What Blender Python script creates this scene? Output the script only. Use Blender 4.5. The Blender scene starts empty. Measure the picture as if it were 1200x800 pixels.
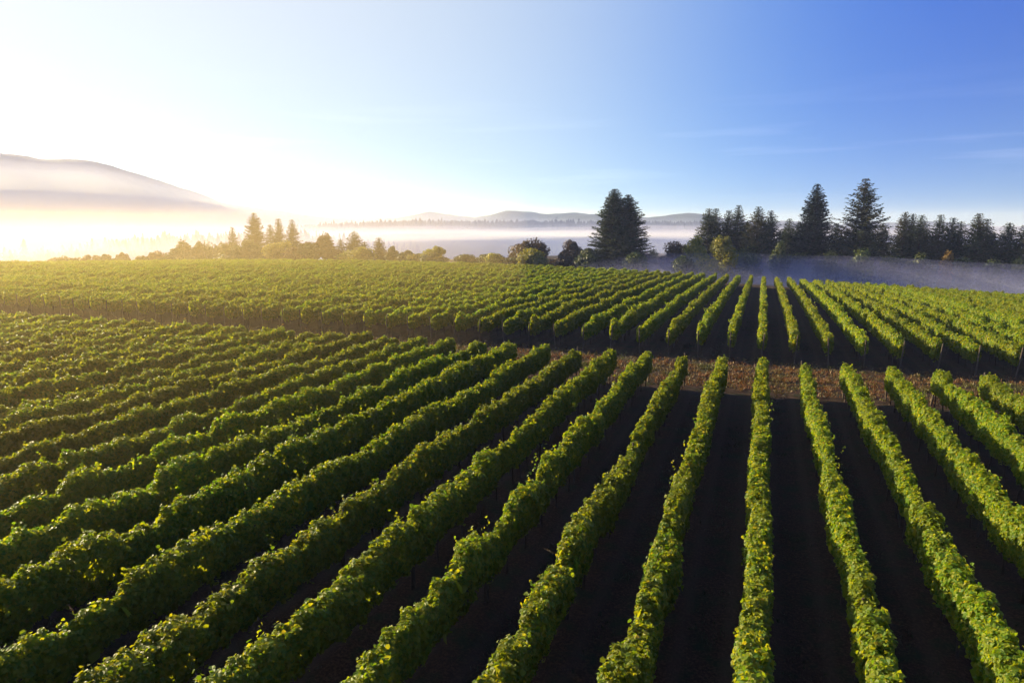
import bpy, math, random
import numpy as np
from mathutils import noise as mnoise, Vector

D = bpy.data
scene = bpy.context.scene
col = scene.collection
rad = math.radians

# ------------------------------------------------------------------ helpers
def tag(o, label=None, cat=None, group=None, kind=None):
    if label: o['label'] = label
    if cat: o['category'] = cat
    if group: o['group'] = group
    if kind: o['kind'] = kind
    return o

def empty(name, loc=(0, 0, 0)):
    o = D.objects.new(name, None); col.objects.link(o)
    o.location = loc; o.empty_display_size = 0.2
    return o

def link(name, me, parent=None, loc=None):
    o = D.objects.new(name, me); col.objects.link(o)
    if parent: o.parent = parent
    if loc: o.location = loc
    return o

def mesh_np(name, V, F, mat, smooth=False):
    """V (n,3); F (m,k) one polygon size."""
    me = D.meshes.new(name)
    V = np.asarray(V, np.float32); F = np.asarray(F, np.int32)
    m, k = F.shape
    me.vertices.add(len(V)); me.vertices.foreach_set('co', V.ravel())
    me.loops.add(m * k); me.loops.foreach_set('vertex_index', F.ravel())
    me.polygons.add(m)
    me.polygons.foreach_set('loop_start', np.arange(0, m * k, k, dtype=np.int32))
    me.polygons.foreach_set('use_smooth', np.full(m, smooth))
    me.update(calc_edges=True)
    if mat: me.materials.append(mat)
    return me

def unit(a):
    return a / np.maximum(np.linalg.norm(a, axis=-1, keepdims=True), 1e-9)

# ------------------------------------------------------------------ terrain
def crown_k(x):
    return np.clip(0.8 + 2.6e-4 * (np.asarray(x, float) + 75) ** 2, 0.8, 5.2)

def fall(y):
    return np.maximum((np.asarray(y, float) - 45) / 85, 0) ** 1.8

def drop(k, y):
    return -32 * (1 - np.exp(-k * fall(y) / 32))

def ground_z(x, y):
    return drop(crown_k(x), y)

# ------------------------------------------------------------------ materials
def new_mat(name):
    m = D.materials.new(name); m.use_nodes = True
    nt = m.node_tree; nt.nodes.clear()
    return m, nt, nt.nodes, nt.links

def ramp(nd, stops):
    r = nd.new('ShaderNodeValToRGB')
    e = r.color_ramp.elements
    e[0].position, e[0].color = stops[0][0], (*stops[0][1], 1)
    e[1].position, e[1].color = stops[-1][0], (*stops[-1][1], 1)
    for p, c in stops[1:-1]:
        n = e.new(p); n.color = (*c, 1)
    return r

def leaf_mat(name, stops, trans=0.38, tint=(1.25, 1.2, 0.55), patch=None, rough=0.5, spec=0.3):
    m, nt, nd, ln = new_mat(name)
    out = nd.new('ShaderNodeOutputMaterial')
    geo = nd.new('ShaderNodeNewGeometry')
    r = ramp(nd, stops)
    ln.new(geo.outputs['Random Per Island'], r.inputs[0])
    c = r.outputs[0]
    oi = nd.new('ShaderNodeObjectInfo')
    hs = nd.new('ShaderNodeHueSaturation')
    mr = nd.new('ShaderNodeMapRange'); mr.inputs[3].default_value = 0.82; mr.inputs[4].default_value = 1.15
    ln.new(oi.outputs['Random'], mr.inputs[0]); ln.new(mr.outputs[0], hs.inputs['Value'])
    mh = nd.new('ShaderNodeMapRange'); mh.inputs[3].default_value = 0.488; mh.inputs[4].default_value = 0.508
    ln.new(oi.outputs['Random'], mh.inputs[0]); ln.new(mh.outputs[0], hs.inputs['Hue'])
    ln.new(c, hs.inputs['Color']); c = hs.outputs[0]
    if patch:
        nz = nd.new('ShaderNodeTexNoise'); nz.inputs['Scale'].default_value = patch[0]; nz.inputs['Detail'].default_value = 3
        ln.new(geo.outputs['Position'], nz.inputs['Vector'])
        pr = nd.new('ShaderNodeMapRange'); pr.inputs[1].default_value = 0.44; pr.inputs[2].default_value = 0.66
        pr.inputs[4].default_value = patch[2]
        ln.new(nz.outputs[0], pr.inputs[0])
        mx = nd.new('ShaderNodeMixRGB'); mx.inputs[2].default_value = (*patch[1], 1)
        ln.new(pr.outputs[0], mx.inputs[0]); ln.new(c, mx.inputs[1]); c = mx.outputs[0]
    p = nd.new('ShaderNodeBsdfPrincipled'); p.inputs['Roughness'].default_value = rough
    p.inputs['Specular IOR Level'].default_value = spec
    ln.new(c, p.inputs['Base Color'])
    t = nd.new('ShaderNodeBsdfTranslucent')
    mt = nd.new('ShaderNodeMixRGB'); mt.blend_type = 'MULTIPLY'; mt.inputs[0].default_value = 1
    mt.inputs[2].default_value = (*tint, 1)
    ln.new(c, mt.inputs[1]); ln.new(mt.outputs[0], t.inputs[0])
    mix = nd.new('ShaderNodeMixShader'); mix.inputs[0].default_value = trans
    ln.new(p.outputs[0], mix.inputs[1]); ln.new(t.outputs[0], mix.inputs[2])
    ln.new(mix.outputs[0], out.inputs[0])
    return m

def rough_mat(name, stops, scale, bump=0.3, rough=0.9, detail=8, stretch=(1, 1, 1)):
    m, nt, nd, ln = new_mat(name)
    out = nd.new('ShaderNodeOutputMaterial'); p = nd.new('ShaderNodeBsdfPrincipled')
    p.inputs['Roughness'].default_value = rough; p.inputs['Specular IOR Level'].default_value = 0.15
    tc = nd.new('ShaderNodeTexCoord'); mp = nd.new('ShaderNodeMapping'); mp.inputs['Scale'].default_value = stretch
    nz = nd.new('ShaderNodeTexNoise'); nz.inputs['Scale'].default_value = scale; nz.inputs['Detail'].default_value = detail
    nz.inputs['Roughness'].default_value = 0.65
    ln.new(tc.outputs['Object'], mp.inputs[0]); ln.new(mp.outputs[0], nz.inputs['Vector'])
    r = ramp(nd, stops); ln.new(nz.outputs[0], r.inputs[0]); ln.new(r.outputs[0], p.inputs['Base Color'])
    b = nd.new('ShaderNodeBump'); b.inputs['Strength'].default_value = bump; b.inputs['Distance'].default_value = 0.05
    ln.new(nz.outputs[0], b.inputs['Height']); ln.new(b.outputs[0], p.inputs['Normal'])
    ln.new(p.outputs[0], out.inputs[0])
    return m

VINE = leaf_mat('vine_leaves', [(0, (.060, .150, .010)), (.35, (.130, .225, .013)), (.7, (.235, .285, .016)),
                                (.97, (.25, .27, .018)), (.998, (.32, .29, .03)), (1, (.24, .15, .03))],
                trans=0.58, tint=(1.55, 1.30, .35), patch=(.35, (.16, .19, .014), .45))
WOOD = rough_mat('weathered_post_wood', [(.3, (.045, .035, .026)), (.7, (.125, .10, .078))], 9, stretch=(6, 6, 1))
BARK = rough_mat('vine_bark', [(.3, (.035, .024, .017)), (.7, (.10, .07, .05))], 20, stretch=(4, 4, 1))
TREEBARK = rough_mat('tree_bark', [(.3, (.03, .022, .017)), (.7, (.09, .065, .05))], 6, stretch=(4, 4, 1))

# ------------------------------------------------------------------ leaf sheets
LEAF = np.array([(0, 0, 0), (-.50, .22, .10), (-.36, .78, .12), (0, 1.0, -.04), (.36, .78, .12), (.50, .22, .10)], float)

def leaves_mesh(P, N, size, rng, droop=0.5):
    """P points, N facing directions, size per leaf; two quads folded at the midrib."""
    n = len(P)
    N = unit(N)
    up = np.zeros((n, 3)); up[:, 2] = -droop
    t = unit(up + rng.normal(0, .6, (n, 3)))
    t = unit(t - N * (t * N).sum(1, keepdims=True))
    b = np.cross(N, t)
    L = LEAF[None] * size[:, None, None]
    V = P[:, None] + L[:, :, :1] * b[:, None] + (L[:, :, 1:2] - .4 * size[:, None, None]) * t[:, None] + L[:, :, 2:3] * N[:, None]
    base = (np.arange(n) * 6)[:, None]
    F = np.concatenate([base + [0, 1, 2, 3], base + [0, 3, 4, 5]], 1).reshape(-1, 4)
    return V.reshape(-1, 3), F

def row_mesh(name, seed, y0, y1, nleaf, lsize, zfun, hmean=1.98, core=True):
    rng = np.random.default_rng(seed)
    Ln = y1 - y0
    ys = np.linspace(y0, y1, int(Ln / .1) + 1)
    pitch = 1.55
    nv = int(Ln / pitch) + 2
    vy = y0 + (np.arange(nv) + .5) * pitch + rng.normal(0, .16, nv)
    vh = rng.normal(0, .12, nv); vw = rng.normal(1, .16, nv)
    weak = rng.random(nv) < .045
    vh[weak] -= rng.uniform(.14, .38, weak.sum()); vw[weak] *= .65
    d = np.abs(ys[:, None] - vy[None]); i = d.argmin(1); dm = d.min(1) / (pitch / 2)
    dip = rng.uniform(.03, .32, nv)[i] * np.clip(dm, 0, 1.2) ** 2.5
    top = hmean + vh[i] - dip
    wid = .27 * vw[i] * (1 - .20 * np.clip(dm, 0, 1.2) ** 2.5)
    ker = np.hanning(7); ker /= ker.sum()
    sm = lambda a: np.convolve(np.pad(a, 3, mode='edge'), ker, 'valid')
    top = sm(top) + .035 * np.sin(ys * 5.1 + seed) + .03 * np.sin(ys * 9.7 + 2 * seed)
    wid = sm(wid)
    off = .04 * np.sin(ys * .55 + seed) + .03 * np.sin(ys * 1.7 + seed * 3)
    endt = np.clip(np.minimum(ys - y0, y1 - ys) / .55, 0, 1) ** .5
    low = .74 + .07 * np.sin(ys * 2.3 + seed * 5) + .05 * np.sin(ys * 6.1)
    mid = (top + low) / 2; hh = (top - low) / 2 * (.55 + .45 * endt); wid = wid * (.35 + .65 * endt)
    # surface leaves
    n = nleaf
    y = rng.uniform(y0 + .05, y1 - .05, n)
    th = rng.uniform(-math.pi, math.pi, n)
    keep = rng.random(n) < np.where(np.abs(th) > 2.5, .35, np.where(np.abs(th) < .9, 1.0, .85))
    y, th = y[keep], th[keep]; n = len(y)
    T = lambda a: np.interp(y, ys, a)
    ph = rng.uniform(0, 6.28, 6)
    bump = .11 * np.sin(4.3 * y + 2 * th + ph[0]) * np.sin(3.1 * th + ph[1] + 1.3 * y) + .08 * np.sin(9.1 * y + ph[2] - 4 * th) \
        + .06 * np.sin(15 * y + ph[3] + 5 * th)
    r = 1 + bump - np.abs(rng.normal(0, .20, n)) + (rng.random(n) < .03) * rng.uniform(.05, .22, n)
    s, c = np.sin(th), np.cos(th)
    px = np.sign(s) * np.abs(s) ** .72; pz = np.sign(c) * np.abs(c) ** .72
    P = np.stack([T(off) + T(wid) * px * r, y, T(mid) + T(hh) * pz * r], 1)
    N = np.stack([s, .15 * rng.normal(0, 1, n), c * .8 + .25], 1) + rng.normal(0, .48, (n, 3))
    size = lsize * rng.uniform(.65, 1.25, n)
    # upright shoots above the hedge
    ns = int(Ln * 2.0)
    sy = rng.uniform(y0 + .3, y1 - .3, ns); sl = rng.gamma(2.0, .05, ns) + .04
    sx = rng.normal(0, .14, ns); lean = rng.normal(0, .35, (ns, 2))
    per = 5
    t = np.tile(np.linspace(.1, 1, per), ns)
    sy_, sl_, sx_ = np.repeat(sy, per), np.repeat(sl, per), np.repeat(sx, per)
    le = np.repeat(lean, per, 0)
    SP = np.stack([np.interp(sy_, ys, off) + sx_ + le[:, 0] * sl_ * t, sy_ + le[:, 1] * sl_ * t,
                   np.interp(sy_, ys, mid + hh) - .05 + sl_ * t], 1) + rng.normal(0, .03, (ns * per, 3))
    SN = rng.normal(0, 1, (ns * per, 3)); SN[:, 2] = np.abs(SN[:, 2])
    P = np.concatenate([P, SP]); N = np.concatenate([N, SN])
    size = np.concatenate([size, lsize * rng.uniform(.6, 1.0, ns * per)])
    if core:      # big inner leaves that close the hedge
        m = int(Ln * 34)
        y2 = rng.uniform(y0 + .2, y1 - .2, m)
        u = rng.uniform(-.75, .62, m)
        CP = np.stack([np.interp(y2, ys, off) + rng.normal(0, .07, m), y2, np.interp(y2, ys, mid) + u * np.interp(y2, ys, hh)], 1)
        CN = rng.normal(0, .35, (m, 3)); CN[:, 0] += np.sign(rng.normal(0, 1, m))
        P = np.concatenate([P, CP]); N = np.concatenate([N, CN]); size = np.concatenate([size, rng.uniform(.26, .40, m)])
    P[:, 2] += zfun(P[:, 1])
    V, F = leaves_mesh(P, N, size, rng)
    return mesh_np(name, V, F, VINE)

def tube(path, radii, sides=8):
    path = np.asarray(path, float); n = len(path)
    V, F = [], []
    a = np.linspace(0, 2 * math.pi, sides, endpoint=False)
    for i in range(n):
        t = path[min(i + 1, n - 1)] - path[max(i - 1, 0)]; t = t / np.linalg.norm(t)
        ref = np.array([1., 0, 0]) if abs(t[0]) < .8 else np.array([0, 1., 0])
        u = np.cross(t, ref); u /= np.linalg.norm(u); v = np.cross(t, u)
        V += [path[i] + radii[i] * (math.cos(q) * u + math.sin(q) * v) for q in a]
    for i in range(n - 1):
        for j in range(sides):
            F.append((i * sides + j, i * sides + (j + 1) % sides, (i + 1) * sides + (j + 1) % sides, (i + 1) * sides + j))
    return V, F

def join(parts):
    V, F, o = [], [], 0
    for v, f in parts:
        V += [tuple(p) for p in v]; F += [tuple(i + o for i in q) for q in f]; o += len(v)
    return V, F

def py_mesh(name, V, F, mat, smooth=False):
    me = D.meshes.new(name); me.from_pydata(V, [], F); me.update()
    if smooth: me.polygons.foreach_set('use_smooth', [True] * len(me.polygons))
    if mat: me.materials.append(mat)
    return me

# ------------------------------------------------------------------ vineyard rows
SP, X0 = 2.12, 0.30
NEAR0, NEAR1 = 0.5, 40.3
FAR0, FAR1 = 49.6, 134.0

hi = [row_mesh('vine_foliage', 11 + i, NEAR0, NEAR1, 82000, .088, lambda y: 0 * y) for i in range(6)]
lo = [row_mesh('vine_foliage', 41 + i, NEAR0, NEAR1, 38000, .125, lambda y: 0 * y) for i in range(4)]
KB = [1.0, 1.8, 2.6, 3.5, 4.6]
farm = {}
for b, kb in enumerate(KB):
    for v in range(3):
        farm[b, v] = row_mesh('vine_foliage', 100 + b * 7 + v, FAR0, FAR1, 46000, .14,
                              lambda y, kb=kb: drop(kb, y) - drop(kb, FAR0))

rr = random.Random(5)
# end post: a round leaning timber with a flat cut top; line post: slim
v, f = tube([(0, 0, -.15), (0, 0, 1.0), (0, 0, 1.93), (0, 0, 1.95)], [.048, .046, .044, .026], 10)
f.append(tuple(range(30, 40)))
END_POST = py_mesh('end_post', [tuple(p) for p in v], f, WOOD)
v, f = tube([(0, 0, -.15), (0, 0, 1.0), (0, 0, 1.80)], [.032, .032, .03], 8)
f.append(tuple(range(16, 24)))
LINE_POST = py_mesh('trellis_post', [tuple(p) for p in v], f, WOOD)
TRUNKS = []
for i in range(5):
    q = random.Random(70 + i)
    a, b = q.uniform(-.06, .06), q.uniform(-.1, .1)
    parts = [tube([(0, 0, -.08), (a * .5, b * .4, .25), (a, b, .55), (a * .4, b * .6, .86)], [.045, .034, .03, .032], 7)]
    for s in (-1, 1):     # the two cordon arms
        parts.append(tube([(a * .4, b * .6, .82), (a * .3, b * .6 + s * .2, .92), (0, s * .75, .95)], [.026, .02, .012], 6))
    v, f = join(parts)
    TRUNKS.append(py_mesh('vine_trunk', v, f, BARK, True))

ORD = ['', 'first', 'second', 'third', 'fourth', 'fifth', 'sixth', 'seventh', 'eighth', 'ninth', 'tenth', 'eleventh', 'twelfth']

def near_label(k):
    if k == 0: return 'vine row in the front block running straight up the picture below the camera'
    if 0 < k <= 5: return ORD[k] + ' front block vine row to the right of the straight upright row'
    if -12 <= k < 0: return ORD[-k] + ' front block vine row to the left of the straight upright row'
    return None

def far_label(k):
    if k == 0: return 'far block vine row beyond the track in line with the straight upright front row'
    if 0 < k <= 9: return ORD[k] + ' far block vine row beyond the track, counted right from the straight row'
    if -10 <= k < 0: return ORD[-k] + ' far block vine row beyond the track, counted left from the straight row'
    return None

def attach(me, name, root, loc, rot=(0, 0, 0)):
    o = D.objects.new(name, me); col.objects.link(o); o.parent = root
    o.location = loc; o.rotation_euler = rot
    return o

rngv = random.Random(9)
for k in range(-37, 9):
    x = X0 + SP * k
    root = empty('vine_row', (x, 0, 0))
    lab = near_label(k)
    if lab is None:
        lab = 'leafy vine row merging with its neighbours in the golden left half of the front block' if k < 0 else 'front block vine row at the very right edge of the picture'
    tag(root, lab, 'vine row', 'vine rows in the front block')
    me = hi[k % 6] if k >= -14 else lo[k % 4]
    fo = attach(me, 'foliage', root, (0, 0, 0))
    if rngv.random() < .5: fo.scale = (-1, 1, 1)
    fo.scale.x *= 1.22 if k < -3 else 1.05
    sc = rngv.uniform(.96, 1.05); fo.scale.z = sc
    attach(END_POST, 'end_post', root, (rngv.uniform(-.03, .03), NEAR1 + .05, -.02), (rad(rngv.uniform(-7, -2)), rad(rngv.uniform(-3, 3)), rngv.uniform(0, 6)))
    if k >= -20:
        for j in range(3):
            attach(LINE_POST, 'trellis_post', root, (rngv.uniform(-.03, .03), NEAR1 - 8.5 * (j + 1), 0), (rad(rngv.uniform(-2, 2)), rad(rngv.uniform(-2, 2)), 0))
        y = NEAR1 - .8
        while y > 14 + (0 if k > -12 else 12):
            attach(TRUNKS[rngv.randrange(5)], 'trunk', root, (rngv.uniform(-.05, .05), y, 0), (0, 0, math.pi * rngv.randrange(2)))
            y -= 1.55

for k in range(-97, 23):
    x = X0 + SP * k
    K = float(crown_k(x)); b = min(range(5), key=lambda i: abs(KB[i] - K)); kb = KB[b]
    z0 = float(drop(K, FAR0))
    root = empty('vine_row', (x, FAR0, z0))
    lab = far_label(k)
    if lab is None:
        lab = 'far block vine row merging with its neighbours on the sunlit left slope' if k < 0 else 'far block vine row sloping away beside the mist at the right edge'
    tag(root, lab, 'vine row', 'vine rows in the far block')
    fo = attach(farm[b, k % 3], 'foliage', root, (0, -FAR0, 0))
    # the small difference in fall between this row and its mesh: a tilt about the row's near end
    tl = math.atan(float(((drop(K, FAR1) - z0) - (drop(kb, FAR1) - drop(kb, FAR0))) / (FAR1 - FAR0)))
    fo.rotation_euler = (tl, 0, 0)
    fo.location = (0, -FAR0 * math.cos(tl), -FAR0 * math.sin(tl))
    if rngv.random() < .5: fo.scale = (-1, 1, 1)
    fo.scale.z = rngv.uniform(.96, 1.05)
    attach(END_POST, 'end_post', root, (rngv.uniform(-.03, .03), -.08, -.02), (rad(rngv.uniform(1, 6)), rad(rngv.uniform(-3, 3)), rngv.uniform(0, 6)))
    if -48 <= k <= 16:
        for j in range(4):
            y = .75 + 1.55 * j
            attach(TRUNKS[rngv.randrange(5)], 'trunk', root, (rngv.uniform(-.05, .05), y, float(drop(K, FAR0 + y)) - z0), (0, 0, math.pi * rngv.randrange(2)))
        attach(LINE_POST, 'trellis_post', root, (0, 7.5, float(drop(K, FAR0 + 7.5)) - z0))

# ------------------------------------------------------------------ ground
def axis(pts):
    out = []
    for (a, b, st) in pts:
        out += list(np.arange(a, b, st))
    out.append(pts[-1][1])
    return np.array(out)
gx = axis([(-6000, -1000, 250), (-1000, -300, 50), (-300, -90, 6), (-90, 30, .8), (30, 90, 3), (90, 400, 15), (400, 5000, 200)])
gy = axis([(-200, 0, 10), (0, 60, .5), (60, 200, 2), (200, 500, 12), (500, 1500, 60), (1500, 8000, 300)])
GX, GY = np.meshgrid(gx, gy)
GZ = ground_z(GX, GY)
rng = np.random.default_rng(3)
nearm = (GY < 140) & (GY > 0) & (GX > -90) & (GX < 30)
frac = (GX - X0) / SP
GZ += np.where(nearm, .045 * np.cos(2 * math.pi * frac) + .03 * np.exp(-((np.abs(np.abs(((frac + .5) % 1) - .5) - .27)) / .07) ** 2) * -1.6
               + rng.normal(0, .018, GX.shape), 0) - .03
nx, ny = len(gx), len(gy)
idx = np.arange(nx * ny).reshape(ny, nx)
F = np.stack([idx[:-1, :-1], idx[:-1, 1:], idx[1:, 1:], idx[1:, :-1]], -1).reshape(-1, 4)

m, nt, nd, ln = new_mat('vineyard_soil')
out = nd.new('ShaderNodeOutputMaterial'); p = nd.new('ShaderNodeBsdfPrincipled'); p.inputs['Roughness'].default_value = .95
p.inputs['Specular IOR Level'].default_value = .1
geo = nd.new('ShaderNodeNewGeometry')
n1 = nd.new('ShaderNodeTexNoise'); n1.inputs['Scale'].default_value = 1.1; n1.inputs['Detail'].default_value = 9; n1.inputs['Roughness'].default_value = .7
n2 = nd.new('ShaderNodeTexNoise'); n2.inputs['Scale'].default_value = 14; n2.inputs['Detail'].default_value = 6; n2.inputs['Roughness'].default_value = .75
for n in (n1, n2): ln.new(geo.outputs['Position'], n.inputs['Vector'])
soil = ramp(nd, [(.3, (.012, .006, .003)), (.48, (.032, .017, .009)), (.62, (.085, .047, .025))]); ln.new(n2.outputs[0], soil.inputs[0])
weed = ramp(nd, [(.45, (.014, .019, .007)), (.65, (.04, .04, .016))]); ln.new(n2.outputs[0], weed.inputs[0])
wm = nd.new('ShaderNodeMapRange'); wm.inputs[1].default_value = .48; wm.inputs[2].default_value = .62; ln.new(n1.outputs[0], wm.inputs[0])
mx = nd.new('ShaderNodeMixRGB'); ln.new(wm.outputs[0], mx.inputs[0]); ln.new(soil.outputs[0], mx.inputs[1]); ln.new(weed.outputs[0], mx.inputs[2])
ln.new(mx.outputs[0], p.inputs['Base Color'])
sxyz = nd.new('ShaderNodeSeparateXYZ'); ln.new(geo.outputs['Position'], sxyz.inputs[0])
def gm(op, a, b):
    q = nd.new('ShaderNodeMath'); q.operation = op
    for i_, v_ in enumerate((a, b)):
        if isinstance(v_, (int, float)): q.inputs[i_].default_value = v_
        else: ln.new(v_, q.inputs[i_])
    return q.outputs[0]
fr_ = gm('DIVIDE', gm('SUBTRACT', sxyz.outputs[0], X0), SP)
wv = gm('COSINE', gm('MULTIPLY', fr_, 4 * math.pi), 0)          # two wheel tracks in every lane
tr_ = nd.new('ShaderNodeMapRange'); tr_.inputs[1].default_value = -.3; tr_.inputs[2].default_value = -1.0; ln.new(wv, tr_.inputs[0])
tf = gm('MULTIPLY', gm('MULTIPLY', tr_.outputs[0], n1.outputs[0]), .9)
mtk = nd.new('ShaderNodeMixRGB'); mtk.inputs[2].default_value = (.066, .042, .025, 1); ln.new(tf, mtk.inputs[0]); ln.new(mx.outputs[0], mtk.inputs[1])
ln.new(mtk.outputs[0], p.inputs['Base Color'])
bp = nd.new('ShaderNodeBump'); bp.inputs['Strength'].default_value = .8; bp.inputs['Distance'].default_value = .06
ln.new(n2.outputs[0], bp.inputs['Height']); ln.new(bp.outputs[0], p.inputs['Normal']); ln.new(p.outputs[0], out.inputs[0])
g = link('ground', mesh_np('ground', np.stack([GX, GY, GZ], -1).reshape(-1, 3), F, m, True))
tag(g, 'dark brown vineyard soil with sparse weeds between the rows', kind='structure')

# dry grass of the track between the blocks, weeds between the rows
def tufts(name, P, h, rng, mat, blades=5):
    n = len(P) * blades
    B = np.repeat(P, blades, 0) + np.concatenate([rng.normal(0, .05, (n, 2)), np.zeros((n, 1))], 1)
    hh = np.repeat(h, blades) * rng.uniform(.5, 1.2, n)
    a = rng.uniform(0, 6.28, n); w = .012 + .05 * hh
    side = np.stack([np.cos(a), np.sin(a), 0 * a], 1) * w[:, None]
    lean = np.stack([rng.normal(0, .45, n), rng.normal(0, .45, n), 0 * a], 1) * hh[:, None]
    up = np.zeros((n, 3)); up[:, 2] = hh
    V = np.stack([B - side, B + side, B + side * .8 + up * .55 + lean * .4, B + up + lean], 1)
    F = (np.arange(n) * 4)[:, None] + np.arange(4)[None]
    return mesh_np(name, V.reshape(-1, 3), F, mat)

DRY = leaf_mat('dry_grass', [(0, (.09, .04, .016)), (.4, (.21, .09, .03)), (.65, (.25, .135, .042)), (.85, (.12, .12, .03)), (1, (.26, .20, .08))],
               trans=.25, tint=(1.1, .9, .6), patch=(.40, (.085, .11, .025), .85))
rng = np.random.default_rng(8)
n = 26000
gxy = np.stack([rng.uniform(-70, 24, n), rng.normal(44.2, 2.2, n)], 1)
gxy = gxy[(gxy[:, 1] > 40.2) & (gxy[:, 1] < 51)]
rut = (np.abs(gxy[:, 1] - 43.1 - .15 * np.sin(gxy[:, 0] * .4)) < .32) | (np.abs(gxy[:, 1] - 45.3 - .15 * np.sin(gxy[:, 0] * .4)) < .32)
gxy = gxy[~rut | (rng.random(len(gxy)) < .2)]
gP = np.concatenate([gxy, ground_z(gxy[:, 0], gxy[:, 1])[:, None] - .03], 1)
tag(link('dry_grass', tufts('dry_grass', gP, rng.uniform(.06, .2, len(gP)), rng, DRY)),
    'rusty brown dry grass on the sunlit track between the two vine blocks', kind='stuff')
WEED = leaf_mat('weeds', [(0, (.016, .026, .008)), (.6, (.036, .048, .014)), (1, (.08, .052, .026))], trans=.2)
n = 26000
wx = X0 + SP * (rng.integers(-24, 9, n) + .5) + rng.normal(0, .36, n); wy = rng.uniform(7, 75, n)
kk = np.array([mnoise.noise(Vector((a * .35, b * .35, 0))) for a, b in zip(wx, wy)]) > -.05
wP = np.stack([wx, wy, ground_z(wx, wy) - .03], 1)[kk]
tag(link('weeds', tufts('weeds', wP, rng.uniform(.03, .11, len(wP)), rng, WEED, 4)),
    'low dark weeds scattered over the soil between the vine rows', kind='stuff')

# ------------------------------------------------------------------ trees
def conifer_meshes(seed, H, R, mat, spread=.82, base=.02, irregular=.22, spray=.75, whorl=.5, tops=((0, 0, 1.0),), droop=.25, fill=1.0):
    rng = np.random.default_rng(seed)
    trunk = []; SPp, SPd, SPs = [], [], []
    for (tx, ty, th) in tops:
        h = H * th
        trunk.append(tube([(tx * .4, ty * .4, -1.2), (tx * .7, ty * .7, h * .3), (tx, ty, h * .7), (tx, ty, h * .985)], [.022 * H, .017 * H, .008 * H, .012], 9))
        z = base * h
        while z < h:
            t = z / h
            prof = (1 - t) ** spread * (1 if t > .22 else .72 + .28 * t / .22)
            nb = max(5, int(round((7 + 5 * (1 - t)) * fill)))
            a0 = rng.uniform(0, 6.28)
            for j in range(nb):
                L = R * prof * rng.uniform(1 - irregular * 1.6, 1 + irregular) + .25
                if rng.random() < .06 * irregular / .22: L *= .45
                a = a0 + 6.283 * j / nb + rng.normal(0, .25)
                d = np.array([math.cos(a), math.sin(a), 0.])
                rise = .35 * t - droop * (1 - t) + rng.normal(0, .08)
                m_ = max(2, int(L / (spray * .38)))
                s = np.linspace(.18 if L > 1.2 else .05, 1, m_)
                pts = np.array([tx, ty, z])[None] + d[None] * (L * s)[:, None]
                pts[:, 2] += L * (rise * s + .16 * s ** 2 * (1 - .3 * t))
                if L > 1.6 and rng.random() < .45:
                    trunk.append(tube([(tx, ty, z), tuple(pts[len(pts) // 2]), tuple(pts[-1])], [.05 + .012 * L, .035, .01], 5))
                for q, sv in zip(pts, s):
                    for side in (-1, 1):
                        if sv > .97 and side == 1: dd = d
                        else:
                            ang = a + side * rng.uniform(.35, 1.15)
                            dd = np.array([math.cos(ang), math.sin(ang), 0])
                        dd = dd + np.array([0, 0, rng.normal(-.12, .25)])
                        SPp.append(q + rng.normal(0, .08 * spray, 3)); SPd.append(dd); SPs.append(spray * rng.uniform(.6, 1.25) * (.55 + .45 * min(1, L / 2)))
            z += .62 * whorl * rng.uniform(.7, 1.3) * (.6 + .5 * (1 - t))
        for _ in range(3):
            SPp.append(np.array([tx, ty, h * .985])); SPd.append(np.array([rng.normal(0, .12), rng.normal(0, .12), 1])); SPs.append(.8 * spray)
    Pp, d, s = np.array(SPp), unit(np.array(SPd)), np.array(SPs)
    n = len(Pp)
    nrm = unit(np.stack([rng.normal(0, .55, n), rng.normal(0, .55, n), np.ones(n)], 1))
    b = unit(np.cross(d, nrm)); u = np.cross(b, d)
    e = s[:, None]
    V = np.stack([Pp, Pp + d * e * .45 + b * e * .24 - u * e * .06, Pp + d * e, Pp + d * e * .45 - b * e * .24 - u * e * .06], 1)
    F = (np.arange(n) * 4)[:, None] + np.arange(4)[None]
    v, f = join(trunk)
    return py_mesh('conifer_trunk', v, f, TREEBARK, True), mesh_np('conifer_crown', V.reshape(-1, 3), F, mat)

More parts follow.
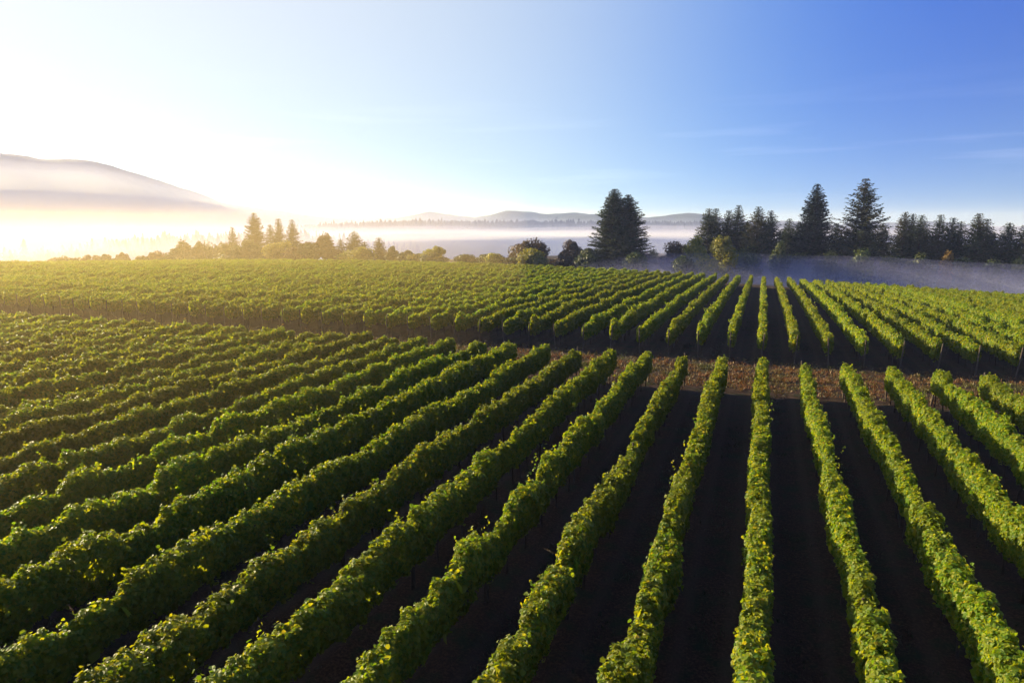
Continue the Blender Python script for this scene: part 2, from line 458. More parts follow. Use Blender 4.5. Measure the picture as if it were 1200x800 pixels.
def broadleaf_meshes(seed, H, R, mat, leaf=.42, lobes=30, per=150, low=.03, shape=1.0):
    rng = np.random.default_rng(seed)
    c = np.array([0, 0, H * (1 + low) / 2]); hz = H * (1 - low) / 2
    ctr = []
    while len(ctr) < lobes:
        q = rng.uniform(-1, 1, 3)
        l = np.linalg.norm(q)
        if .35 < l < .95: ctr.append(q)
    ctr = np.array(ctr)
    ctr[:, :2] *= (1 - .25 * shape * np.clip(ctr[:, 2:3], 0, 1))
    C = c + ctr * np.array([R * .82, R * .82, hz * .82])
    tr = [tube([(0, 0, -1.2), (.02 * H, 0, H * .2), (-.01 * H, .01 * H, H * .45), (0, 0, H * .75)], [.03 * H, .024 * H, .017 * H, .006 * H], 8)]
    for q in C[::2]:
        st = np.array([0, 0, H * rng.uniform(.18, .4)])
        tr.append(tube([st, (st + q) / 2 + [0, 0, .03 * H], q], [.012 * H, .008 * H, .003 * H], 5))
    P, N = [], []
    for q in C:
        lr = np.array([R, R, hz]) * rng.uniform(.16, .46)
        dv = unit(rng.normal(0, 1, (per, 3)))
        P.append(q + dv * lr * rng.uniform(.45, 1.12, (per, 1)) ** .7); N.append(dv + rng.normal(0, .5, (per, 3)) + [0, 0, .3])
    P, N = np.concatenate(P), np.concatenate(N)
    ok = P[:, 2] > .15
    P, N = P[ok], N[ok]
    V, F = leaves_mesh(P, N, leaf * rng.uniform(.6, 1.3, len(P)), rng)
    v, f = join(tr)
    return py_mesh('tree_trunk', v, f, TREEBARK, True), mesh_np('tree_crown', V, F, mat)

FIR = leaf_mat('fir_needles', [(0, (.018, .033, .016)), (.6, (.038, .058, .024)), (1, (.085, .090, .034))], trans=.12, tint=(1, 1, .6), patch=(.22, (.10, .075, .03), .55), rough=.7, spec=.12)
FIRDK = leaf_mat('spruce_needles', [(0, (.009, .018, .014)), (.6, (.018, .032, .020)), (1, (.038, .050, .026))], trans=.10, tint=(1, 1, .7), rough=.7, spec=.12)
GRN = leaf_mat('broadleaf', [(0, (.03, .05, .014)), (.6, (.06, .085, .02)), (1, (.11, .12, .03))], trans=.3)
YEL = leaf_mat('yellowing_leaves', [(0, (.12, .14, .018)), (.6, (.22, .23, .025)), (1, (.36, .30, .04))], trans=.4)
BRN = leaf_mat('russet_leaves', [(0, (.05, .04, .018)), (.6, (.09, .06, .025)), (1, (.15, .09, .03))], trans=.25)
ORA = leaf_mat('orange_leaves', [(0, (.11, .075, .015)), (.6, (.19, .12, .02)), (1, (.27, .17, .03))], trans=.35)

def place_tree(name, label, x, y, top, maker, group):
    z = float(ground_z(x, y))
    root = empty(name, (x, y, z)); tag(root, label, 'tree' if name.endswith('tree') else 'shrub', group)
    t, c = maker(top - z)
    link('trunk', t, root); link('crown', c, root)
    root.rotation_euler.z = 0
    return root

# kinds: c slim conifer, b green shrubby tree, y yellowing tree, r russet tree, o orange bush
GL, GM, GR = 'trees in the mist behind the left half of the field', 'trees beyond the middle of the field', 'dark trees behind the mist bank on the right'
TREES = [
 ('c', -155.5, 172, 7.7, 2.42, 'small pointed fir just left of the tallest fir in the hazy left group', GL),
 ('c', -143.5, 168, 12.0, 4.40, 'tallest fir of the hazy left group, with a narrow pointed top', GL),
 ('c', -144.4, 176, 8.5, 2.42, 'shortest of the three firs standing together right of the tallest hazy fir', GL),
 ('c', -137.9, 172, 10.3, 2.87, 'middle and tallest of the three firs together in the hazy left group', GL),
 ('c', -131.4, 170, 10.0, 2.82, 'rightmost of the three firs together in the hazy left group', GL),
 ('b', -168.9, 166, 3.8, 4.01, 'low rounded tree at the left end of the hazy tree group', GL),
 ('b', -164.0, 168, 4.8, 3.75, 'domed tree beside the low rounded tree at the left end of the hazy group', GL),
 ('b', -156.0, 170, 4.0, 4.80, 'broad bushy tree at the foot of the small pointed fir', GL),
 ('b', -140.3, 160, 4.4, 5.46, 'broad bushy tree at the foot of the tallest hazy fir', GL),
 ('y', -126.2, 158, 4.4, 6.23, 'wide pale yellow green tree right of the three firs', GL),
 ('b', -118.3, 160, 4.6, 4.77, 'green bushy tree right of the wide pale yellow green tree', GL),
 ('r', -116.3, 164, 6.4, 3.39, 'russet tree with an open uneven top in the hazy left group', GL),
 ('c', -116.2, 172, 4.3, 2.01, 'slim small fir between the russet tree and the broad lone fir', GL),
 ('c', -108.9, 168, 6.7, 3.42, 'broad lone fir standing right of the russet tree in the haze', GL),
 ('c', -108.2, 172, 3.7, 1.99, 'little fir close to the right side of the broad lone fir', GL),
 ('c', -104.5, 174, 3.4, 1.75, 'tiny slim fir between the broad lone fir and the last hazy fir', GL),
 ('c', -99.8, 166, 5.1, 2.38, 'last fir of the hazy left group before the low green bushes', GL),
 ('b', -94.7, 164, 2.9, 2.10, 'low green bush beside the last fir of the hazy left group', GL),
 ('b', -88.7, 162, 2.1, 3.20, 'low hazy bush between the last small fir and the round pale bush', GL),
 ('y', -78.6, 158, 3.7, 3.73, 'round pale yellow bush standing alone behind the middle of the field', GM),
 ('b', -69.4, 156, 1.8, 2.98, 'low green bush right of the round pale lone bush', GM),
 ('y', -61.5, 156, 2.1, 2.93, 'small yellow green bush left of the large russet dome', GM),
 ('r', -54.1, 160, 6.2, 5.28, 'large russet dome shaped tree left of the twin topped conifer', GM),
 ('y', -50.1, 152, 3.6, 4.40, 'pale yellow bush in front of the large russet dome tree', GM),
 ('r', -42.7, 158, 5.3, 3.26, 'smaller russet tree between the russet dome and the twin topped conifer', GM),
 ('b', -37.6, 154, 3.7, 3.15, 'green bush at the left foot of the twin topped conifer', GM),
 ('twin', -31.5, 158, 16.8, 6.37, 'big dark conifer with twin tops standing alone in the mist', GM),
 ('c', -25.0, 168, 2.8, 1.66, 'tiny misty fir right of the twin topped conifer', GM),
 ('r', -19.4, 160, 4.9, 3.14, 'russet brown tree at the left end of the dark right tree line', GM),
 ('b', -16.6, 164, 4.4, 2.00, 'narrow green tree beside the russet brown tree in the mist', GM),
 ('b', -26.5, 152, 3.6, 3.04, 'misty green bush at the right foot of the twin topped conifer', GM),
 ('f', -12.2, 164, 12.4, 3.16, 'olive fir at the left end of the dark right tree line', GR),
 ('f', -11.1, 170, 12.5, 2.66, 'second olive fir, its top close beside the leftmost olive fir', GR),
 ('f', -8.2, 172, 12.1, 2.47, 'fir rising just behind the bright yellow rounded tree', GR),
 ('f', -6.0, 170, 13.2, 2.83, 'slender dark fir right of the bright yellow rounded tree', GR),
 ('f', -1.6, 166, 12.7, 3.52, 'wide dark fir midway between the yellow tree and the tall spruce', GR),
 ('f', 1.1, 172, 12.0, 3.02, 'dark fir on the right of the wide fir midway to the tall spruce', GR),
 ('f', 5.3, 176, 10.1, 2.45, 'short dark fir next to the left side of the tall regular spruce', GR),
 ('f', 7.4, 180, 9.1, 2.90, 'low dark fir tucked behind the tall regular spruce', GR),
 ('spruce', 10.3, 168, 17.6, 6.17, 'tall dark regular spruce with an even cone outline', GR),
 ('ragged', 19.6, 166, 18.5, 7.09, 'tallest ragged conifer with brownish uneven branches at the right', GR),
 ('y', -7.85, 149.3, 7.42, 3.0, 'bright yellow green rounded tree against the dark firs', GR),
 ('y', -13.9, 158, 6.5, 2.68, 'yellowish tree at the foot of the leftmost olive fir', GR),
 ('b', 3.3, 156, 5.4, 2.18, 'small green tree standing in the mist left of the tall spruce', GR),
 ('b', -16.1, 150, 2.3, 2.93, 'misty bush at the crest left of the bright yellow tree', GR),
 ('y', -11.0, 152, 2.3, 3.30, 'pale misty bush below the bright yellow tree', GR),
 ('b', -3.4, 154, 3.1, 3.64, 'wide misty bush below the slender dark fir', GR),
 ('f', 28.3, 170, 11.5, 3.00, 'first dark fir to the right of the tallest ragged conifer', GR),
 ('f', 30.8, 176, 11.2, 2.71, 'second dark fir to the right of the tallest ragged conifer', GR),
 ('f', 31.8, 172, 10.8, 3.01, 'third dark fir to the right of the tallest ragged conifer', GR),
 ('f', 35.0, 170, 10.9, 2.77, 'fourth dark fir to the right of the tallest ragged conifer', GR),
 ('f', 38.2, 174, 10.2, 3.19, 'fifth dark fir to the right of the tallest ragged conifer', GR),
 ('f', 38.9, 170, 9.5, 2.74, 'sixth dark fir to the right of the ragged conifer, behind the orange bush', GR),
 ('f', 41.5, 168, 11.1, 3.59, 'full dark fir that stands highest in the right end of the tree line', GR),
 ('f', 45.1, 176, 10.0, 2.81, 'fir just right of the full dark fir in the right end of the line', GR),
 ('f', 47.0, 168, 9.2, 3.54, 'last whole dark fir before the right edge of the picture', GR),
 ('f', 49.1, 166, 8.8, 3.13, 'dark fir cut by the right edge of the picture', GR),
 ('f', 16.0, 182, 9.1, 2.89, 'dark fir filling the gap between the two tallest conifers', GR),
 ('f', 26.0, 182, 9.1, 2.83, 'dark fir behind the right flank of the ragged conifer', GR),
 ('o', 34.1, 156, 4.1, 1.52, 'orange autumn bush glowing in front of the dark firs', GR),
 ('b', 29.3, 156, 3.3, 3.07, 'dull bush in the mist left of the orange bush', GR),
 ('b', 36.7, 156, 3.4, 2.34, 'dull bush in the mist right of the orange bush', GR),
 ('b', 13.3, 156, 3.3, 3.19, 'misty bush below the tall regular spruce', GR),
 ('b', 18.7, 155, 3.7, 3.13, 'misty bush below the tallest ragged conifer', GR),
 ('b', 24.2, 156, 3.2, 2.76, 'misty bush between the ragged conifer and the dark firs', GR),
 ('b', 41.7, 156, 3.0, 2.97, 'misty bush below the full dark fir', GR),
 ('b', 46.1, 157, 2.9, 2.30, 'misty bush nearest the right edge of the picture', GR),
]
for i, (kd, x, y, top, R, lab, grp) in enumerate(TREES):
    s = 300 + i
    if kd == 'c':
        place_tree('fir_tree', lab, x, y, top, lambda H: conifer_meshes(s, H, R, FIR, irregular=.28, spray=.62, whorl=.5, spread=.75), grp)
    elif kd == 'f':
        place_tree('fir_tree', lab, x, y, top, lambda H: conifer_meshes(s, H, R * 1.5, FIR if i % 3 else FIRDK, irregular=.30, spray=.56, whorl=.46, spread=.80), grp)
    elif kd == 'twin':
        place_tree('conifer_tree', lab, x, y, top, lambda H: conifer_meshes(s, H, R * 1.06, FIR, spread=.80, base=.02, irregular=.26, spray=.60, whorl=.42,
                   tops=((-1.3, 0, 1.0), (1.8, .6, .93)), droop=.3, fill=1.35), grp)
    elif kd == 'spruce':
        place_tree('spruce_tree', lab, x, y, top, lambda H: conifer_meshes(s, H, R, FIRDK, spread=.84, irregular=.20, spray=.62, whorl=.46, droop=.12, fill=1.1), grp)
    elif kd == 'ragged':
        place_tree('conifer_tree', lab, x, y, top, lambda H: conifer_meshes(s, H, R, FIR, spread=.80, irregular=.45, spray=.64, whorl=.55, droop=.08), grp)
    else:
        mt = {'b': GRN, 'y': YEL, 'r': BRN, 'o': ORA}[kd]
        nm = 'broadleaf_tree' if top > 4 and kd != 'o' else 'bush'
        place_tree(nm, lab, x, y, top, lambda H: broadleaf_meshes(s, H, R, mt, leaf=.42 if R > 3 else .34), grp)

for i in range(15):
    x = -9 + 4.6 * i; y = 186 + 6 * ((i * 7) % 3)
    place_tree('fir_tree', 'partly hidden dark fir in the back row of the right tree line', x, y, 8.0 - .05 * max(0, x) + 1.6 * math.sin(i * 2.1),
               lambda H: conifer_meshes(800 + i, H, 5.2, FIRDK, irregular=.24, spray=.85, whorl=.55, spread=.8), GR)
for i in range(18):
    x = -162 + 7.0 * i
    place_tree('bush', 'low hazy bush in the undergrowth between the trees on the left', x, 156 + 5 * ((i * 5) % 3), 1.2 + (1.2 if i < 10 else 0) + .9 * math.sin(i * 2.3),
               lambda H: broadleaf_meshes(880 + i, H, 4.2, (GRN, BRN, YEL)[(i * 3 + i // 4) % 3], leaf=.40, lobes=22, per=120, low=.02), GL)
for i in range(17):
    x = -5 + 3.4 * i
    place_tree('bush', 'dim bush in the undergrowth at the foot of the dark firs', x, 162 + 3 * (i % 3), 3.4 - .04 * x + 1.0 * math.sin(i * 1.7),
               lambda H: broadleaf_meshes(840 + i, H, 3.9, GRN, leaf=.42, lobes=22, per=140, low=.05), GR)

SHRUBS = [(-213.3, 140, -2.29), (-208.1, 140, -1.68), (-200.5, 142, -1.89), (-193.6, 142, -0.53), (-187.5, 140, 0.18), (-182.6, 141, -0.05), (-176.7, 140, 0.57),
          (-172.3, 142, 0.27), (-183.6, 150, 0.76), (-176.2, 150, 0.92), (-167.2, 152, 0.69), (-159.1, 141, 0.58), (-163.9, 150, 1.98), (-154.3, 145, 0.94)]
WH = ['at the left picture edge', 'second from the left picture edge', 'in the gap before the taller hedge bushes', 'starting the taller hedge line'] + \
     [ORD[j] + ' in the hedge line right of its first bush' for j in range(1, 5)] + \
     ['with a small peak left of the pair of peaks', 'forming the first of a pair of small peaks', 'forming the second of a pair of small peaks', 'ending the hedge line', 'rising as a rounded peak above the hedge', 'between the hedge and the low rounded tree']
for i, ((x, y, top), wh) in enumerate(zip(SHRUBS, WH)):
    place_tree('hedge_bush', 'far left hazy bush ' + wh, x, y, top,
               lambda H: broadleaf_meshes(500 + i, H, 3.4 if i < 8 else 2.6, GRN if i % 3 else BRN, leaf=.36, lobes=20, per=120, low=.05), 'hedge bushes behind the far left field edge')

# ------------------------------------------------------------------ distant hills and woods
HILL = rough_mat('wooded_hill', [(.35, (.030, .045, .032)), (.65, (.060, .075, .045))], .02, bump=0, detail=6)
def ridge(name, label, pts, depth, zb=-40, rough=4.0, wl=120., n=160):
    """A long hill: crest polyline pts [(x, y, z)], falling DEPTH metres to both sides."""
    P = np.array(pts, float)
    L = np.concatenate([[0], np.cumsum(np.linalg.norm(np.diff(P[:, :2], axis=0), axis=1))])
    s = np.linspace(0, L[-1], n)
    c = np.stack([np.interp(s, L, P[:, k]) for k in range(3)], 1)
    ker = np.hanning(9); ker /= ker.sum(); c[:, 2] = np.convolve(np.pad(c[:, 2], 4, mode='edge'), ker, 'valid')
    d = unit(np.gradient(c[:, :2], axis=0)); nrm = np.stack([-d[:, 1], d[:, 0]], 1)
    m_ = 15; v = np.linspace(-1, 1, m_)
    V = []
    for i in range(n):
        for q in v:
            x, y = c[i, :2] + nrm[i] * q * depth
            z = zb + (c[i, 2] - zb) * (.5 + .5 * math.cos(math.pi * q)) ** .9
            z += rough * mnoise.fractal(Vector((x / wl, y / wl, 3.7)), 1, 2, 5) * (1 - q * q)
            V.append((x, y, z))
    idx = np.arange(n * m_).reshape(n, m_)
    F = np.stack([idx[:-1, :-1], idx[:-1, 1:], idx[1:, 1:], idx[1:, :-1]], -1).reshape(-1, 4)
    o = link(name, mesh_np(name, np.array(V), F, HILL, True)); tag(o, label, kind='structure')
    return c

def pol(px_ang, dist, z):      # bearing left of +Y in degrees
    a = rad(px_ang); return (-math.sin(a) * dist, math.cos(a) * dist, z)

def woods(name, label, crest, spread, n, hmin, hmax, seed, mat):
    rng = np.random.default_rng(seed)
    V, F = [], []
    for _ in range(n):
        i = rng.integers(0, len(crest) - 1); f = rng.random()
        p = crest[i] * (1 - f) + crest[i + 1] * f
        x, y = p[0] + rng.normal(0, spread), p[1] + rng.normal(0, spread)
        h = rng.uniform(hmin, hmax) * (1.25 if rng.random() < .1 else 1); z = p[2] - abs(rng.normal(0, 2.0)) - 2
        r = h * rng.uniform(.20, .42)
        for j in range(4):
            zb, rb = z + h * (.04 + .23 * j), r * (1 - .2 * j)
            o = len(V); k = 7; a0 = rng.uniform(0, 6.28)
            for q in range(k):
                a = a0 + 6.283 * q / k; rr_ = rb * rng.uniform(.6, 1.25)
                V.append((x + rr_ * math.cos(a), y + rr_ * math.sin(a), zb + rng.uniform(-.05, .05) * h))
            V.append((x, y, zb + h * (.34 if j < 3 else .27)))
            for q in range(k): F.append((o + q, o + (q + 1) % k, o + k))
    tag(link(name, py_mesh(name, V, F, mat)), label, kind='stuff')

FARW = rough_mat('far_conifers', [(.35, (.012, .024, .018)), (.65, (.028, .042, .026))], .3, bump=0)
ridge('mountain', 'long pale mountain at the left, fading into bright haze',
      [pol(66, 2700, 192), pol(60, 2700, 198), pol(57.2, 2600, 208), pol(54.2, 2600, 201), pol(51.6, 2600, 202), pol(50.5, 2600, 196), pol(47, 2650, 146), pol(43.5, 2700, 84), pol(40, 2700, 52), pol(34, 2800, 25), pol(28, 2900, 5)], 520, rough=14, wl=260, n=220)
ridge('hills', 'low blue grey wooded hills on the horizon',
      [pol(32, 2600, 4), pol(29.5, 2500, 30), pol(27, 2400, 41), pol(24.5, 2400, 37), pol(22.6, 2400, 30), pol(20.5, 2300, 37), pol(18.5, 2300, 40), pol(16, 2300, 37), pol(13, 2200, 30), pol(10, 2200, 24), pol(7.5, 2200, 28), pol(5, 2200, 32), pol(3, 2200, 28), pol(1, 2200, 12), pol(-8, 2200, 2), pol(-20, 2200, -5)], 420, rough=14, wl=180, n=240)
c1 = ridge('far_ridge', 'dark wooded ridge behind the valley mist',
      [pol(41, 1250, -12), pol(36, 1200, -4), pol(31, 1180, 3), pol(27, 1150, 5), pol(22, 1120, 3), pol(17, 1100, 4), pol(12, 1080, 2), pol(6, 1080, 3), pol(-2, 1080, -1), pol(-18, 1080, -8)], 160, rough=5, wl=120)
woods('far_woods', 'distant line of dark conifers along the far ridge', c1, 40, 5200, 5, 11.5, 21, FARW)
c2 = ridge('valley_ridge', 'faint wooded rise in the thick mist at the left',
      [pol(56, 600, -18), pol(52, 600, -12), pol(49, 610, -8), pol(46, 620, -6), pol(42, 640, -4), pol(38, 660, -4), pol(34, 700, -10), pol(30, 740, -22)], 70, rough=3, wl=60)
woods('valley_woods', 'faint mass of trees in the thick mist at the left', c2, 24, 520, 5, 9.5, 33, FARW)


# ------------------------------------------------------------------ camera
F_PX, HOR, VPX = 800.0, 140.0, 297.0
pitch = math.atan(HOR / F_PX)
yaw = math.atan(VPX / (F_PX * math.cos(pitch) + HOR * math.sin(pitch)))
cam = D.cameras.new('camera'); cam.sensor_width = 36; cam.lens = 24; cam.clip_end = 30000; cam.clip_start = .1
co = D.objects.new('camera', cam); col.objects.link(co)
co.location = (0, 0, 9.5); co.rotation_euler = (math.pi / 2 - pitch, 0, yaw)
scene.camera = co

# ------------------------------------------------------------------ light
SUN_AZ, SUN_EL = rad(77), rad(15)      # left of +Y
sdir = Vector((-math.sin(SUN_AZ) * math.cos(SUN_EL), math.cos(SUN_AZ) * math.cos(SUN_EL), math.sin(SUN_EL)))
sl = D.lights.new('sun', 'SUN'); sl.energy = 15.0; sl.angle = rad(.5); sl.color = (1, .81, .50)
so = D.objects.new('sun', sl); col.objects.link(so)
so.rotation_euler = sdir.to_track_quat('Z', 'Y').to_euler(); so.location = (-60, 20, 60)

w = D.worlds.new('World'); scene.world = w; w.use_nodes = True
nt = w.node_tree; nd = nt.nodes; ln = nt.links; nd.clear()
wo = nd.new('ShaderNodeOutputWorld'); bg = nd.new('ShaderNodeBackground'); bg.inputs[1].default_value = .05
sk = nd.new('ShaderNodeTexSky'); sk.sky_type = 'NISHITA'; sk.sun_disc = False
sk.sun_elevation = SUN_EL; sk.sun_rotation = -SUN_AZ
sk.air_density = .6; sk.dust_density = .2; sk.ozone_density = 6.0
# moist air: a wide pale glow towards the sun and a pale band along the horizon, thin high cloud
tc = nd.new('ShaderNodeTexCoord')
nrm = nd.new('ShaderNodeVectorMath'); nrm.operation = 'NORMALIZE'; ln.new(tc.outputs['Generated'], nrm.inputs[0])
dt = nd.new('ShaderNodeVectorMath'); dt.operation = 'DOT_PRODUCT'; dt.inputs[1].default_value = sdir
ln.new(nrm.outputs[0], dt.inputs[0])
sx = nd.new('ShaderNodeSeparateXYZ'); ln.new(nrm.outputs[0], sx.inputs[0])
def mth(op, a, b=None, clamp=False):
    n = nd.new('ShaderNodeMath'); n.operation = op; n.use_clamp = clamp
    for i, v in enumerate((a, b)):
        if v is None: continue
        if isinstance(v, (int, float)): n.inputs[i].default_value = v
        else: ln.new(v, n.inputs[i])
    return n.outputs[0]
half = mth('MULTIPLY_ADD', dt.outputs['Value'], .5); half.node.inputs[2].default_value = .5
el = mth('ABSOLUTE', sx.outputs[2])
GS = np.array([0, .3, .45, .56, .66, .76, .87, 1.0])
GCOL = np.array([(.24, .25, .26), (.15, .18, .27), (.016, .07, .46), (.025, .085, .56), (.085, .23, .66), (.42, .52, .70), (.66, .70, .73), (.90, .86, .80)])
fs = np.linspace(0, 1, 401); ker = np.exp(-.5 * (np.arange(-60, 61) / 22.) ** 2); ker /= ker.sum()
sm_ = [np.convolve(np.pad(np.interp(fs, GS, GCOL[:, k]), 60, mode='edge'), ker, 'valid') for k in range(3)]
glow = ramp(nd, [(float(t), tuple(float(np.interp(t, fs, q)) for q in sm_)) for t in np.linspace(0, 1, 30)])
ln.new(half, glow.inputs[0])
def addc(base, fac, c):
    n = nd.new('ShaderNodeMixRGB'); n.blend_type = 'ADD'; n.inputs[0].default_value = 1
    m_ = nd.new('ShaderNodeMixRGB'); m_.blend_type = 'MULTIPLY'; m_.inputs[0].default_value = 1; m_.inputs[1].default_value = (*c, 1)
    ln.new(fac, m_.inputs[2]); ln.new(base, n.inputs[1]); ln.new(m_.outputs[0], n.inputs[2]); return n.outputs[0]
c = addc(glow.outputs[0], mth('MULTIPLY', mth('POWER', 2.718, mth('MULTIPLY', el, -1 / .07)), mth('POWER', half, 2)), (.24, .12, .05))
c = addc(c, mth('MULTIPLY', mth('POWER', 2.718, mth('MULTIPLY', el, -1 / .15)), mth('POWER', mth('MULTIPLY', half, 2, True), 1.5)), (.13, .21, .03))
mp = nd.new('ShaderNodeMapping'); mp.inputs['Scale'].default_value = (2.2, 2.2, 34); mp.inputs['Rotation'].default_value = (0, rad(3), 0); ln.new(nrm.outputs[0], mp.inputs[0])
cn = nd.new('ShaderNodeTexNoise'); cn.inputs['Scale'].default_value = 1.3; cn.inputs['Detail'].default_value = 5; ln.new(mp.outputs[0], cn.inputs['Vector'])
cr = nd.new('ShaderNodeMapRange'); cr.inputs[1].default_value = .52; cr.inputs[2].default_value = .78; cr.inputs[4].default_value = .9; ln.new(cn.outputs[0], cr.inputs[0])
cb = mth('MULTIPLY', cr.outputs[0], mth('POWER', 2.718, mth('MULTIPLY', mth('POWER', mth('DIVIDE', mth('SUBTRACT', el, .085), .06), 2), -1)))
c = addc(c, cb, (.16, .15, .13))
bg2 = nd.new('ShaderNodeBackground'); ln.new(c, bg2.inputs[0]); ln.new(sk.outputs[0], bg.inputs[0])
ads = nd.new('ShaderNodeAddShader'); ln.new(bg.outputs[0], ads.inputs[0]); ln.new(bg2.outputs[0], ads.inputs[1]); ln.new(ads.outputs[0], wo.inputs[0])

HAZE_D = 5.0e-4
# ------------------------------------------------------------------ haze and valley mist (real volumes)
def fog_mat(name, dens, color=(1, 1, 1), g=.55):
    m, nt, nd, ln = new_mat(name)
    out = nd.new('ShaderNodeOutputMaterial'); v = nd.new('ShaderNodeVolumeScatter')
    v.inputs['Density'].default_value = dens; v.inputs['Color'].default_value = (*color, 1); v.inputs['Anisotropy'].default_value = g
    ln.new(v.outputs[0], out.inputs['Volume'])
    m.cycles.homogeneous_volume = True
    return m

def fog_bank(label, cx, cy, rot, lx, ly, zb, ztop, dens, layers=5, amp=1.5, wl=60., step=2.0, seed=0, n=(90, 40), g=.12, color=(.25, .285, .48)):
    """Nested layers of even mist with rolling tops: ztop(x, y) is the top of the highest layer, each next one lies STEP lower."""
    root = empty('fog_bank', (cx, cy, 0)); tag(root, label, kind='stuff')
    mat = fog_mat('mist', dens, color, g)
    u = np.linspace(-1, 1, n[0]); v = np.linspace(-1, 1, n[1])
    ca, sa = math.cos(rot), math.sin(rot)
    for L in range(layers):
        sh = 1 - .035 * L
        top = []
        for b in v:
            for a in u:
                X, Y = a * lx * sh, b * ly * sh
                x, y = X * ca - Y * sa, X * sa + Y * ca
                wx, wy = x + cx, y + cy
                taper = ((1 - a ** 4) * (1 - b ** 2)) ** .5
                z = ztop(wx, wy) - step * L + amp * mnoise.fractal(Vector((wx / wl, wy / wl, seed + L * .7)), 1, 2, 4)
                z = zb + max(z - zb, .3) * taper
                top.append((x, y, z))
        top = np.array(top); N0 = len(top)
        bot = top.copy(); bot[:, 2] = zb - .5 - L * .13
        idx = np.arange(N0).reshape(n[1], n[0])
        Ft = np.stack([idx[:-1, :-1], idx[:-1, 1:], idx[1:, 1:], idx[1:, :-1]], -1).reshape(-1, 4)
        Fb = Ft[:, ::-1] + N0
        rim = np.concatenate([idx[0, :], idx[1:, -1], idx[-1, -2::-1], idx[-2:0:-1, 0]])
        nx_ = np.roll(rim, -1)
        Fs = np.stack([rim, rim + N0, nx_ + N0, nx_], 1)
        link('mist_layer', mesh_np('mist_layer', np.concatenate([top, bot]), np.concatenate([Ft, Fb, Fs]), mat, True), root)
    return root

# thin morning haze over the whole place
ax = np.array([-5200, -3600, -2400, -1500, -800, -350, 0, 350, 800, 1500, 2400, 3600], float)
ay = np.array([-600, -250, 0, 250, 600, 1100, 1800, 2600, 3600, 5200], float)
AX, AY = np.meshgrid(ax, ay)
AZ = 62 + 0 * AX
N0 = AX.size; idx = np.arange(N0).reshape(AX.shape)
Vh = np.concatenate([np.stack([AX, AY, AZ], -1).reshape(-1, 3), np.stack([AX, AY, 0 * AX - 60], -1).reshape(-1, 3)])
Ft = np.stack([idx[:-1, :-1], idx[:-1, 1:], idx[1:, 1:], idx[1:, :-1]], -1).reshape(-1, 4)
rim = np.concatenate([idx[0, :], idx[1:, -1], idx[-1, -2::-1], idx[-2:0:-1, 0]]); nxt = np.roll(rim, -1)
o = link('haze', mesh_np('haze', Vh, np.concatenate([Ft, Ft[:, ::-1] + N0, np.stack([rim, rim + N0, nxt + N0, nxt], 1)]), fog_mat('thin_haze', HAZE_D, (.20, .25, .44), .14)))
tag(o, 'thin bright morning haze over the valley', kind='stuff')
# golden haze lying over the sunward half of the field; its right border curves away from the rows
bd = [(-14 - yy * abs(yy) / 480, yy) for yy in np.linspace(-60, 232, 40)] + [(-290, 232), (-290, -60)]
nb_ = len(bd)
Vg = [(x, y, -40) for x, y in bd] + [(x, y, 13) for x, y in bd]
Fg = [tuple(range(nb_ - 1, -1, -1)), tuple(range(nb_, 2 * nb_))] + [(i, (i + 1) % nb_, nb_ + (i + 1) % nb_, nb_ + i) for i in range(nb_)]
o = link('golden_haze', py_mesh('golden_haze', Vg, Fg, fog_mat('golden_haze', .0021, (.55, .40, .14), .40)))
tag(o, 'warm golden haze lying over the sunward half of the field', kind='stuff')

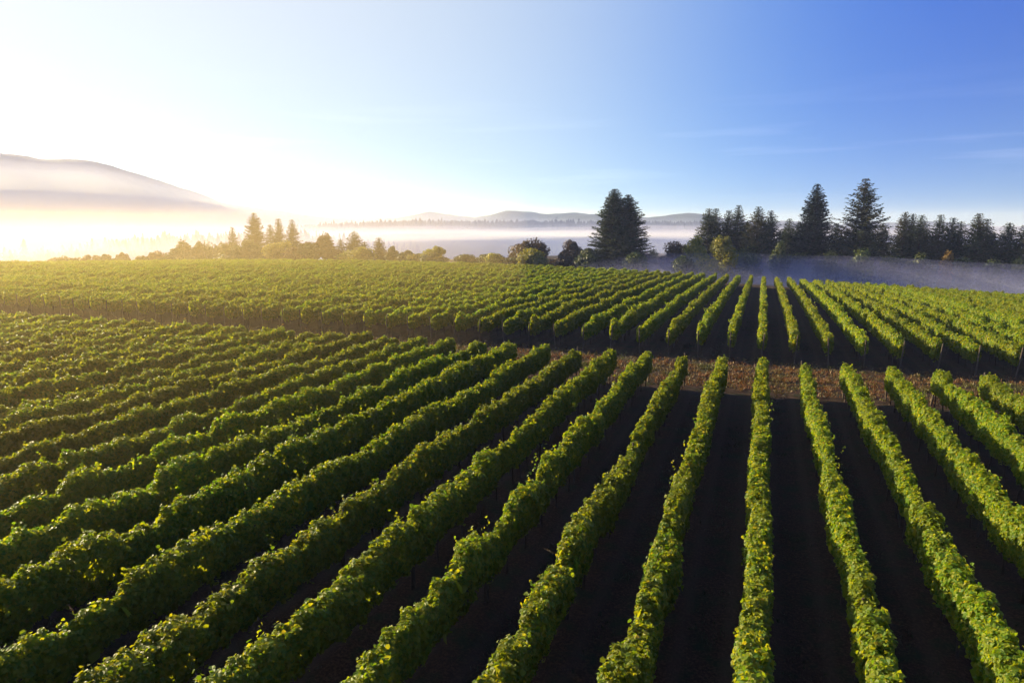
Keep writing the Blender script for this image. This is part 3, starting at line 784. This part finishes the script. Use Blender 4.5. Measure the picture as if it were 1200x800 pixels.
fog_bank('low lavender mist bank behind the crest at the right', 42, 153, 0, 100, 17, -16,
         lambda x, y: 3.0 + .05 * max(0, 5 - x) - .05 * max(0, x - 20), .026, 8, .5, 40., 1.0, 1, g=.1, color=(.31, .33, .62))
fog_bank('sea of white mist filling the valley', -250, 640, rad(20), 1500, 430, -36,
         lambda x, y: 5, .0022, 7, 5., 160., 3.2, 2, color=(.30, .31, .50))
fog_bank('thin upper mist trailing over the far wooded ridge', -300, 700, rad(20), 1500, 330, -36,
         lambda x, y: 17, .0006, 4, 6., 220., 3.5, 12)
fog_bank('pale mist drifting over the wooded rise at the left', -330, 300, rad(45), 330, 105, -36,
         lambda x, y: 20, .0018, 6, 6., 120., 5., 5, color=(.145, .18, .33))
fog_bank('high bright mist bank before the mountain at the left', -1450, 1560, rad(48), 1500, 420, -36,
         lambda x, y: 118 + 34 * math.cos(min(max((math.degrees(math.atan2(-x, y)) - 57) / 30, -1), 1) * math.pi) , .0008, 6, 14., 500., 13., 3, color=(.15, .185, .33))

MT = [(66, 192, 2700), (60, 198, 2700), (57.2, 208, 2600), (54.2, 201, 2600), (51.6, 202, 2600), (50.5, 196, 2600), (47, 146, 2650), (43.5, 84, 2700), (40, 52, 2700), (34, 25, 2800), (28, 5, 2900)]
def slope_top(x, y):
    b, r = math.degrees(math.atan2(-x, y)), math.hypot(x, y)
    q = [m_[0] for m_ in MT][::-1]; e = [(m_[1] - 9.5) / m_[2] for m_ in MT][::-1]
    return 9.5 + r * float(np.interp(b, q, e)) + 26
fog_bank('pale haze clinging to the slope of the mountain', -1750, 1330, rad(52.8), 1500, 330, -36, slope_top, .0012, 4, 2., 300., 18., 9, color=(.40, .42, .62))
# ------------------------------------------------------------------ render settings
scene.view_settings.view_transform = 'Standard'; scene.view_settings.look = 'None'
scene.view_settings.exposure = 0; scene.view_settings.gamma = 1
scene.render.engine = 'CYCLES'
cy = scene.cycles
cy.use_denoising = True
cy.max_bounces = 6; cy.diffuse_bounces = 4; cy.transmission_bounces = 4; cy.volume_bounces = 1; cy.transparent_max_bounces = 8
cy.use_adaptive_sampling = True; cy.adaptive_threshold = .015
